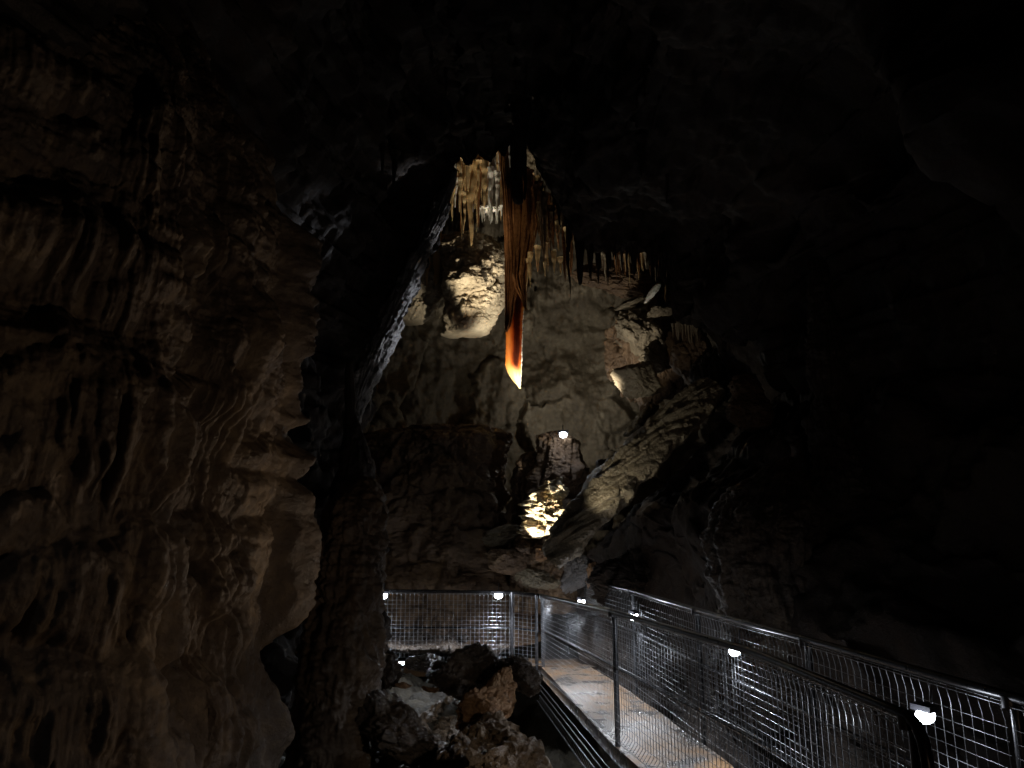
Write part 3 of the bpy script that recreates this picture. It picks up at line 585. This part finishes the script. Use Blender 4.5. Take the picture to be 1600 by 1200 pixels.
# gravel bank: heap plus loose stones
def build_gravel():
    rg = np.random.RandomState(4); v0, f0 = ico(2); vs, fs = [], []; n = 0
    c = np.array(V(768, 1150, 6.3)); 
    for k in range(2600):
        a = rg.rand() * 6.283; r = math.sqrt(rg.rand()); x = c[0] + math.cos(a) * r * .42; y = c[1] + math.sin(a) * r * 1.2
        zz = c[2] - .30 * r ** 2 - .02 + .1 * math.sin(x * 9) * math.cos(y * 4)
        s = rg.uniform(.012, .042) if rg.rand() < .93 else rg.uniform(.05, .085); sc = s * rg.uniform(.6, 1.3, 3)
        q = v0 * (1 + .35 * rg.normal(size=(len(v0), 1)) * .5); th = rg.rand() * 6; R = np.array(Matrix.Rotation(th, 3, (rg.rand(), rg.rand(), rg.rand() + .1)))
        vs.append((q * sc) @ R.T + np.array([x, y, zz])); fs.append(f0 + n); n += len(v0)
    for k in range(3400):   # loose stones scattered over the bank behind
        x = rg.uniform(-1.7, .0); y = rg.uniform(6.0, 10.0); zz = float(floor_z(np.array([x]), np.array([y]))[0])
        s = rg.uniform(.012, .05) if rg.rand() < .93 else rg.uniform(.06, .11); sc = s * rg.uniform(.6, 1.3, 3)
        q = v0 * (1 + .18 * rg.normal(size=(len(v0), 1))); R = np.array(Matrix.Rotation(rg.rand() * 6, 3, (rg.rand(), rg.rand(), rg.rand() + .1)))
        vs.append((q * sc) @ R.T + np.array([x, y, zz])); fs.append(f0 + n); n += len(v0)
    x = np.linspace(-1, 1, 60); X, Y = np.meshgrid(x, x, indexing='ij'); 
    Zb = c[2] - .06 - .30 * (X ** 2 + Y ** 2) - .5 * ss(.85, 1.0, np.sqrt(X ** 2 + Y ** 2)) + .03 * fbm(st(X * 6, Y * 6, X * 0), 5, 3)
    base = st(c[0] + X * .48, c[1] + Y * 1.3, Zb).reshape(-1, 3)
    return mesh_obj('gravel', np.concatenate(vs + [base]), [np.concatenate(fs), grid_faces(60, 60) + n], M_GRAVEL, smooth=False)
tag(build_gravel(), 'bank of loose wet brown gravel at the bottom centre', 'gravel', kind='stuff')

# wet ledges seen through the far fence
def ledge(px0, px1, py, d, hz, seed, lb):
    n, m = 300, 60; a = np.array(V(px0, py, d)); b_ = np.array(V(px1, py - 6, d + .5)); t = np.linspace(0, 1, n); w = np.linspace(0, 2 * np.pi, m)
    T, Wd = np.meshgrid(t, w, indexing='ij'); taper = np.sqrt(np.clip(np.sin(np.pi * T), 0, 1)) 
    p = a + (b_ - a) * T[..., None] + st(T * 0, np.cos(Wd) * .45 * taper, np.sin(Wd) * hz * taper)
    p[..., 2] += .12 * vn(st(T * 4, T * 0, T * 0), seed)
    k = fbm(p * 4, seed, 5, True) * .1 + fbm(p * 1.5, seed + 1, 3) * .12
    p[..., 1] += np.cos(Wd) * k * taper; p[..., 2] += np.sin(Wd) * k * taper * .7
    tag(localise(mesh_obj('rock_ledge', p, grid_faces(n, m), M_WET)), lb, 'rock ledge', 'wet ledges behind the far fence')
ledge(585, 770, 962, 13.6, .12, 101, 'upper wet grey ledge behind the far fence mesh')
ledge(580, 760, 993, 13.2, .11, 102, 'middle wet ledge behind the far fence mesh')
ledge(590, 800, 1018, 12.6, .09, 103, 'lowest brown ledge behind the foot of the far fence')

# ---- hero: the orange blade and its brown drapery ----
blade_root = empty('blade_stalactite', V(803, 250, 14.0)); tag(blade_root, 'long orange blade-shaped stalactite with glowing white tip hanging in the lit chamber', 'stalactite')
def sheet(name, rows, mat, parent, thick=.05, seed=1, rib=.0, ribf=5, na=120, nr=400, band=False, ragr=.0):
    """flattened hanging curtain; rows (px_left, px_right, py, d)"""
    R = np.array(rows, float); t = np.linspace(0, 1, nr); s = (R[:, 2] - R[0, 2]) / (R[-1, 2] - R[0, 2])
    pl, pr, py, d = (np.interp(t, s, R[:, k]) for k in (0, 1, 2, 3))
    nj = fbm(st(t * 60, t * 0, t * 0), seed + 8, 3) * ragr; pr = pr + nj
    A = P(0, 0, 1.0); lft = np.array([P(a, c, e) for a, c, e in zip(pl, py, d)]); rgt = np.array([P(a, c, e) for a, c, e in zip(pr, py, d)])
    a = np.linspace(0, 2 * np.pi, na, endpoint=False); cx = (1 - np.cos(a)) / 2; sy = np.sin(a)
    wdt = np.linalg.norm(rgt - lft, axis=1)
    p = lft[None] + (rgt - lft)[None] * cx[:, None, None]
    th = thick * np.minimum(1, wdt / .12)
    wave = fbm(st(np.broadcast_to(cx[:, None] * ribf, p.shape[:2]), p[..., 2] * .35 + cx[:, None] * 0, p[..., 2] * 0), seed, 3, True) * rib
    p[..., 1] += -(sy[:, None] * th[None]) * (1) - wave * 1.0
    p[..., 1] += .06 * vn(st(p[..., 0] * 3, p[..., 2] * 1.2, p[..., 2] * 0), seed + 1)
    p[..., 0] += fbm(st(p[..., 2] * 3, p[..., 2] * 0, p[..., 2] * 0), seed + 2, 3) * .012
    o = mesh_obj(name, p, grid_faces(na, nr, True), mat)
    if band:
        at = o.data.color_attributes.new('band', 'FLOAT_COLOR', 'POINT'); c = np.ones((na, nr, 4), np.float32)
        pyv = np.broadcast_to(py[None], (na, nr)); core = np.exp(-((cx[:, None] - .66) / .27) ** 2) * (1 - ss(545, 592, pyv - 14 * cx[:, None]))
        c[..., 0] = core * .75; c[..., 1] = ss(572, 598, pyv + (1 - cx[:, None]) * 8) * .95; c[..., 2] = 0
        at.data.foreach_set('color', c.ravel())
    o.parent = parent; o.matrix_parent_inverse = Matrix.Translation(-parent.location); return o
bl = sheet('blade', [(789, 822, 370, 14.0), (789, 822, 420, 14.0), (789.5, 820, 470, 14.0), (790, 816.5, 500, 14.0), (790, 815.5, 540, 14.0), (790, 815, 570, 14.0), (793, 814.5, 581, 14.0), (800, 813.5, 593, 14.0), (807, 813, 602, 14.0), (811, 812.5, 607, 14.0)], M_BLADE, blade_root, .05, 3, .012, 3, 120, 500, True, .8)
sheet('drapery', [(781, 800, 235, 13.9), (783, 805, 270, 13.9), (785, 812, 300, 13.85), (787, 816, 350, 13.9), (788, 818, 400, 13.9), (789, 816, 440, 13.95), (789, 806, 470, 13.95), (789, 799, 510, 13.97), (790, 793, 520, 13.98)], M_DRAPE, blade_root, .08, 6, .10, 5, 140, 400)
sheet('drapery_fold', [(816, 826, 262, 13.7), (806, 838, 300, 13.7), (802, 842, 350, 13.72), (802, 830, 400, 13.75), (800, 826, 430, 13.78), (806, 825, 452, 13.8), (815, 824, 470, 13.8), (820, 824, 486, 13.82)], M_DRAPE, blade_root, .07, 9, .13, 4, 140, 300)
t_ = Tubes(); ys = np.linspace(466, 596, 260); xs = np.interp(ys, [470, 500, 540, 570, 596], [820, 817, 815.6, 815, 813.4]) + .5 * fbm(st(ys * .35, ys * 0, ys * 0), 6, 3)
t_.tube([V(x, y, 13.975) for x, y in zip(xs, ys)], list(np.abs(.0045 + .012 * fbm(st(ys * .3, ys * 0, ys * 0), 7, 3)) + .0025), 8)
t_.build('crust', M_WHITE, blade_root)
o = stalactite('drip_finger', V(822, 405, 13.75), 1.0, .03, M_CALC, 12, 10, 30); o.parent = blade_root; o.matrix_parent_inverse = Matrix.Translation(-blade_root.location)

# ---- stalactites ----
rg = random.Random(7)
GRP_L, GRP_D, GRP_R = 'lit stalactites at the top of the chamber', 'black stalactites fringing the mouth of the chamber', 'small stalactites over the reddish ledge'
def stl(px, py0, py1, d, wpx, mat, seed, lb, grp, fang=1.0, flute=.2):
    top = V(px, py0, d); ln = (top - V(px, py1, d)).length
    o = stalactite('stalactite', top, ln, wpx * d / F / 2, mat, seed, 16, 46, .02, flute, fang); tag(o, lb, 'stalactite', grp); return o
stl(737, 232, 385, 14.3, 17, M_CALC, 201, 'long honey-coloured stalactite reaching the top of the pale hanging block', GRP_L, .8)
stl(733, 245, 300, 14.2, 12, M_CALC, 202, 'short stalactite just left of the long honey-coloured one', GRP_L)
stl(770, 222, 345, 14.2, 11, M_WHITE, 203, 'pure white stalactite left of the brown drapery', GRP_L)
stl(766, 262, 350, 14.15, 7, M_WHITE, 204, 'thin white stalactite against the pure white one', GRP_L)
stl(776, 268, 350, 14.2, 7, M_WHITE, 205, 'thin white spike between the pure white stalactite and the brown drapery', GRP_L)
stl(758, 240, 325, 14.2, 13, M_CALC, 206, 'stout cream stalactite between the honey-coloured and the white ones', GRP_L)
stl(718, 248, 332, 14.2, 10, M_CALC, 207, 'cream stalactite third from the leaning edge', GRP_L)
stl(726, 300, 365, 14.25, 6, M_CALC, 208, 'thin cream spike beside the honey-coloured stalactite', GRP_L)
stl(708, 270, 330, 14.2, 9, M_CALC, 209, 'short cream stalactite nearest the leaning edge', GRP_L)
stl(748, 252, 300, 14.2, 8, M_CALC, 210, 'small stalactite in the gap right of the honey-coloured one', GRP_L)
stl(797, 214, 262, 13.6, 7, M_WHITE, 211, 'little white spike highest of all at the chamber top', GRP_L)
for k in range(84):
    px = 700 + rg.random() * 84; y0 = 218 + abs(px - 770) * .35 + rg.random() * 16
    stl(px, y0, y0 + 38 + 90 * rg.random() ** 2, 14.35 + rg.random() * .7, 3 + rg.random() * 7, rg.choice([M_CALC, M_CALC, M_BROWNC, M_WHITE]), 1220 + k, 'thin cream spike in the cluster at the top left of the chamber', GRP_L)
for k in range(16):
    px = 765 + rg.gauss(0, 9); y0 = 318 + rg.random() * 8
    stl(px, y0, y0 + 10 + rg.random() * 16, 14.5 + rg.random() * .1, 4, M_WHITE, 250 + k, 'tiny white spike in the bright tuft under the white stalactites', GRP_L)
tuft = boulder('calcite_cluster', V(766, 327, 14.6), (.20, .12, .06), M_WHITE, 260, 6, .3, (0, 0, 0), 5); tag(tuft, 'bright white calcite cluster behind the white stalactites', 'calcite cluster')
stl(682, 360, 460, 15.4, 16, M_CALC, 270, 'broad cream stalactite on the pale shelf beside the leaning edge', GRP_L, .7)
stl(668, 385, 450, 15.3, 9, M_CALC, 271, 'short cream spike on the pale shelf beside the leaning edge', GRP_L)
stl(690, 372, 440, 15.6, 10, M_CALC, 272, 'second cream stalactite on the pale shelf, nearer the block', GRP_L)
# shadowed drapes right of the blade
for k in range(60):
    px = 826 + rg.random() * 70; y0 = 262 + (px - 826) * 1.0 + rg.random() * 40
    stl(px, y0, y0 + 30 + rg.random() * 70, 13.2 + rg.random() * 1.2, 4 + rg.random() * 7, rg.choice([M_BROWNC, M_DRAPE, M_RED, M_CALC]), 300 + k, 'brown stalactite in the dense curtain right of the orange blade', 'brown stalactites right of the blade')
for k, (px, y0, y1, w) in enumerate([(840, 385, 425, 9), (852, 380, 432, 8), (866, 392, 428, 9), (828, 395, 450, 7), (876, 402, 430, 7), (886, 396, 432, 6)]):
    stl(px, y0, y1, 13.6, w, M_CALC, 370 + k, 'pale lit stalactite in the short row right of the orange blade', 'pale stalactites right of the blade')
# black silhouettes
stl(811, 150, 320, 10.4, 30, M_DARK, 401, 'thick black stalactite in front of the brown drapery', GRP_D, .35)
stl(803, 200, 318, 10.4, 11, M_DARK, 402, 'thin black stalactite against the left of the thick black one', GRP_D, .6)
stl(818, 200, 314, 10.4, 10, M_DARK, 403, 'thin black stalactite against the right of the thick black one', GRP_D, .6)
stl(888, 330, 470, 11.0, 8, M_DARK, 404, 'longest black needle stalactite over the smooth lit wall', GRP_D)
stl(903, 300, 446, 11.0, 20, M_DARK, 405, 'broad black stalactite next to the longest black needle', GRP_D, .6)
stl(922, 340, 440, 11.1, 9, M_DARK, 406, 'black stalactite between the broad one and the reddish ledge', GRP_D)
stl(985, 300, 432, 11.4, 12, M_DARK, 407, 'black stalactite hanging over the reddish ledge', GRP_D, .6)
for k in range(70):
    px = 862 + rg.random() * 190; base = np.interp(px, [862, 885, 900, 940, 1000, 1050], [300, 335, 370, 388, 392, 415])
    L_ = (10 + 60 * rg.random() ** 2) * (1.1 if px < 960 else .6)
    stl(px, base - 12, base + L_, 11.2 + rg.random() * .5, 3.5 + rg.random() * 6, M_DARK, 420 + k, 'small black stalactite in the fringe along the mouth of the chamber', GRP_D)
for k in range(36):
    px = 940 + rg.random() * 108; 
    stl(px, 392 + rg.random() * 8, 405 + rg.random() * 38, 13.6 + rg.random() * .5, 2.5 + rg.random() * 4, rg.choice([M_CALC, M_PALE, M_BROWNC]), 500 + k, 'thin pinkish stalactite above the reddish ledge', GRP_R)
stl(1038, 425, 472, 13.4, 4, M_CALC, 540, 'single longer straw stalactite right of the pale stump', GRP_R)
for k in range(22):
    px = 1050 + rg.random() * 44; stl(px, 498 + rg.random() * 8, 512 + rg.random() * 26, 12.8, 3.5, M_PALE, 550 + k, 'short pale stalactite in the row at the right rim of the chamber', 'stalactites at the right rim')
for k in range(46):
    px = 480 + rg.random() * 820; py = 60 + rg.random() * 200
    if 690 < px < 880 and py > 120: continue
    p_ = V(px, py, 8.5 + rg.random() * 1.5); L_ = .15 + rg.random() * .5
    tag(stalactite('stalactite', p_, L_, .02 + .04 * rg.random(), M_DARK, 600 + k), 'dim stalactite on the black passage roof', 'stalactite', 'stalactites on the dark roof')

# ================================================================== WALKWAY
ZD = 0.0
inner = [(np.array(V(1420, 1120, 3.25))), np.array(V(1180, 1020, 4.9)), np.array(V(955, 955, 7.8)), np.array(V(845, 930, 12.6))]
outer = [(2.55, 1.6, 1.16), (2.34, 3.2, 1.17), tuple(V(1300, 1010, 5.3)), tuple(V(1085, 952, 8.0)), tuple(V(985, 922, 10.4)), tuple(V(912, 905, 12.9))]
inner = [Vector(p.tolist()) for p in inner]; outer = [Vector(p) for p in outer]
def prep(poly, n=400):
    pts = np.array([p[:] for p in poly]); s = np.concatenate([[0], np.cumsum(np.linalg.norm(np.diff(pts, axis=0), axis=1))]); return pts, s
def fence(name, poly, lb, side, height=1.15, posts=None, vs=.068, hs=.06, mid=.52, endround=False, post_down=.12, grp='walkway fences', wire=None, wr=1.0):
    """poly = line of the top rail; side = +1/-1 : which side the mesh hangs"""
    pts, s = prep(poly); tot = s[-1]
    at = lambda q: Vector([np.interp(q, s, pts[:, k]) for k in range(3)])
    root = empty(name, Vector((pts[0][0], pts[0][1], pts[0][2] - height))); tag(root, lb, 'fence', grp)
    def perp(q):
        t = at(min(tot, q + .05)) - at(max(0, q - .05)); return Vector((t.y, -t.x, 0)).normalized() * side
    r = Tubes(); path = [at(q) for q in np.linspace(0, tot, 40)]
    if endround:
        e0 = at(0); t = (at(.2) - e0).normalized()
        path = [e0 - t * .10 + Vector((0, 0, -height)), e0 - t * .10 + Vector((0, 0, -.14)), e0 - t * .085 + Vector((0, 0, -.07)), e0 - t * .05 + Vector((0, 0, -.02)), e0 - t * .0] + path[1:]
    r.tube(path, .024, 12); r.build('top_rail', M_RAIL, root)
    m = Tubes(); m.tube([at(q) - Vector((0, 0, mid)) - perp(q) * .035 for q in np.linspace(0, tot, 30)], .017, 10); m.build('mid_rail', M_RAIL, root)
    posts = posts or [0, tot]
    for q in posts:
        t = Tubes(); a = at(q); t.tube([a - Vector((0, 0, .02)) - perp(q) * .03, a - Vector((0, 0, height + post_down)) - perp(q) * .03], .026, 12)
        t.tube([a - Vector((0, 0, .0)), a - Vector((0, 0, .05))], .034, 10); t.build('post', M_STEEL, root)
    for a_, b_ in zip(posts[:-1], posts[1:]):
        w = Tubes(); q = a_ + .035
        def roll(q, drop):  # triangular rolled top and foot of the welded mesh
            p = at(q); o = perp(q)
            return [p + Vector((0, 0, -.03)), p + o * .014 + Vector((0, 0, -.022)), p + o * .02 + Vector((0, 0, -.04)), p + o * .012 + Vector((0, 0, -.075)), p + o * .004 + Vector((0, 0, -.11)), p + Vector((0, 0, -height + .10)), p + o * .05 + Vector((0, 0, -height + .03)), p + Vector((0, 0, -height + .025))]
        while q < b_ - .02:
            w.tube(roll(q, 0), .0023 * wr, 5, False); q += vs
        h = .14
        qs = np.linspace(a_ + .02, b_ - .02, max(4, int((b_ - a_) / .4)))
        while h < height - .08:
            w.tube([at(q) + Vector((0, 0, -h)) + perp(q) * .005 for q in qs], .0017 * wr, 5, False); h += hs
        for oo, hh in ((.02, .04), (0, .03), (.05, height - .03)):
            w.tube([at(q) + Vector((0, 0, -hh)) + perp(q) * oo for q in qs], .003, 5, False)
        w.build('mesh_panel', wire or M_WIRE, root)
    return root, at, tot, perp
_, si = prep(inner)
fi = fence('mesh_fence', inner, 'inner walkway fence with rounded near end and dark handrail', -1, 1.16, [0.02, si[2], si[3]], endround=True, wire=M_WIREM, wr=1.1)
_, so = prep(outer)
fo = fence('mesh_fence', outer, 'outer walkway fence carrying four lit lamps along the right side', -1, 1.16, [0, so[1] + .55, so[2] + .4, so[3], so[4], so[5]], vs=.075)
far_poly = [V(596, 923, 12.3), V(700, 924, 12.5), V(800, 925, 12.6), V(843, 930, 12.6)]
_, sf = prep(far_poly)
ff = fence('mesh_fence', far_poly, 'far fence running left across the chamber below the brown mound', 1, 1.08, [0, sf[2], sf[3] - .05], vs=.068, mid=.55, wire=M_WIREB, wr=1.1)
b_poly = [V(772, 922, 13.6), V(850, 915, 13.6), V(885, 912, 13.6)]
_, sb_ = prep(b_poly)
def rail_only():
    root = empty('handrail', b_poly[0] - Vector((0, 0, 1.1))); tag(root, 'short pale handrail behind the fence corner', 'handrail')
    t = Tubes(); t.tube(b_poly, .022, 10); t.build('top_rail', M_STEEL, root)
    t = Tubes(); t.tube([p - Vector((0, 0, .6)) for p in b_poly], .016, 10); t.build('mid_rail', M_STEEL, root)
    for p in b_poly[1:]:
        t = Tubes(); t.tube([p, p - Vector((0, 0, 1.15))], .024, 10); t.build('post', M_STEEL, root)
rail_only()

# deck
def build_deck():
    I, si_ = prep(inner); O, so_ = prep(outer); n, m = 200, 24
    yy = np.linspace(0.2, 12.7, n)
    xi = np.interp(yy, I[:, 1], I[:, 0]); xi = np.where(yy < I[0, 1], I[0, 0] + (I[0, 1] - yy) * .13, xi)
    xo = np.interp(yy, O[:, 1], O[:, 0]); xo = np.where(yy < O[0, 1], O[0, 0], xo)
    w = np.linspace(0, 1, m); X = xi[:, None] * (1 - w) + xo[:, None] * w; Y = np.broadcast_to(yy[:, None], X.shape)
    Z = .015 * vn(st(X * 1.3, Y * 1.3, X * 0), 7) + np.interp(Y, [0, 8, 12.7], [0, 0, .03]) 
    top = st(X, Y, Z); bot = top.copy(); bot[..., 2] = -.13
    v = np.concatenate([top.reshape(-1, 3), bot.reshape(-1, 3)]); gf = grid_faces(n, m); N_ = n * m; side = []
    for i in range(n - 1):
        side.append((i * m, (i + 1) * m, N_ + (i + 1) * m, N_ + i * m)); side.append((i * m + m - 1, N_ + i * m + m - 1, N_ + (i + 1) * m + m - 1, (i + 1) * m + m - 1))
    o = mesh_obj('walkway_path', v, [gf, gf[:, ::-1] + N_, np.array(side)], M_DECK); tag(o, kind='structure')
    # steel stringers and strip of mesh along the edge, below the inner fence
    root = empty('walkway_edge_beam', (float(xi[60]), float(yy[60]), -.5)); tag(root, 'steel edge beam with ribs and mesh strip under the inner fence', 'beam')
    for zz, nm in ((-.19, 'stringer'), (-.27, 'stringer'), (-.36, 'stringer')):
        t = Tubes(); t.tube([(xi[i] - .05, yy[i], zz) for i in range(0, n, 5)], .008, 8); t.build(nm, M_STEEL, root)
    t = Tubes()
    for y in np.arange(1.0, 12.4, .075):
        x = float(np.interp(y, yy, xi)); t.tube([(x - .06, y, -.36), (x - .09, y, -.43), (x - .05, y, -.5)], .003, 4, False)
    t.tube([(xi[i] - .09, yy[i], -.43) for i in range(0, n, 5)], .004, 5); t.tube([(xi[i] - .05, yy[i], -.5) for i in range(0, n, 5)], .004, 5)
    t.build('mesh_strip', M_WIRE, root)
    # far deck, running left behind the corner
    a = V(575, 1018, 12.4); b = V(845, 1020, 12.6); n2 = 80
    xs = np.linspace(a.x, b.x + 1.0, n2); ws = np.linspace(0, 1.0, 14); X, Wd = np.meshgrid(xs, ws, indexing='ij'); Y = 12.62 + Wd * .95
    Z = .03 + .02 * fbm(st(X * 2, Y * 2, X * 0), 4, 3)
    top = st(X, Y, Z); bot = top.copy(); bot[..., 2] -= .14; v = np.concatenate([top.reshape(-1, 3), bot.reshape(-1, 3)]); N_ = n2 * 14; gf = grid_faces(n2, 14)
    side = [(i * 14, (i + 1) * 14, N_ + (i + 1) * 14, N_ + i * 14) for i in range(n2 - 1)]
    tag(mesh_obj('far_walkway_path', v, [gf, gf + N_, np.array(side)], M_DECK), kind='structure')
build_deck()

# ---- lamps ----
def fence_lamp(loc, along, inward, lb, power, color=(.84, .9, 1), grp='lit lamps on the walkway fences', s=1.0, spread=150, down=(0, 0, -1)):
    loc = Vector(loc); root = empty('lamp', loc); tag(root, lb, 'lamp', grp)
    al = Vector(along); al.z = 0; al.normalize(); inw = Vector(inward).normalized(); z = Vector((0, 0, 1))
    t = Tubes(); t.box(loc + z * .018 * s, al * .055 * s, inw * .022 * s, z * .012 * s); h = t.build('housing', M_HOUS, root, False)
    t = Tubes(); t.tube([loc + z * .03 * s, loc + z * .03 * s - inw * .035 * s, loc + z * .10 * s - inw * .04 * s], .006 * s, 6); t.build('bracket', M_STEEL, root)
    v, f = ico(3); q = v.copy(); q = q[:, 0:1] * np.array(al) * .042 * s + q[:, 1:2] * np.array(inw) * .034 * s + q[:, 2:3] * np.array(z) * .032 * s + np.array(loc - z * .016 * s)
    o = mesh_obj('lens', q, f, M_LENS); o.parent = h
    lamp_light('bulb', 'SPOT', loc + inw * .03 * s - z * .05 * s, power, color, .02, target=loc + inw * .4 - z, angle=spread, blend=.5, parent=root)
    lamp_light('bulb_spill', 'POINT', loc + inw * .06 * s - z * .03 * s, power * .05, color, .02, parent=root)
    return root
def on_outer(px, py, d): return V(px, py, d)
cp = [((1445, 1112), 4.15, 'nearest lit fence lamp, at the lower right', 22), ((1148, 1013), 6.9, 'lit lamp under the outer rail, second from the viewer', 26), ((990, 960), 9.9, 'lit lamp under the outer rail, third from the viewer', 30), ((908, 938), 12.0, 'farthest lit lamp on the outer fence, by the corner', 30)]
PW = 3.0
for (q, d, lb, pw) in cp:
    p = V(q[0], q[1], d); fence_lamp(p, (-.25, 1, 0), (-1, -.15, -.2), lb, pw * PW, s=1.0 + .05 * d)
for (q, d, lb, pw) in [((599, 928), 12.1, 'lit lamp at the left end of the far fence beside the rock column', 22), ((779, 928), 12.4, 'lit lamp near the middle post of the far fence', 26)]:
    fence_lamp(V(q[0], q[1], d), (1, 0, 0), (0, -1, -.2), lb, pw * PW, s=1.5)
fence_lamp(V(880, 677, 13.2), (1, 0, 0), (0, -1, .1), 'lit lamp on top of the dark stalagmite in front of the pale wall', 3, grp='lamps among the rocks', s=1.6)
fence_lamp(V(627, 1033, 8.9), (1, .3, 0), (.3, -.6, -.6), 'small lit lamp low on the ground beneath the far fence', 2.6, (1, .95, .85), 'lamps among the rocks', .8)
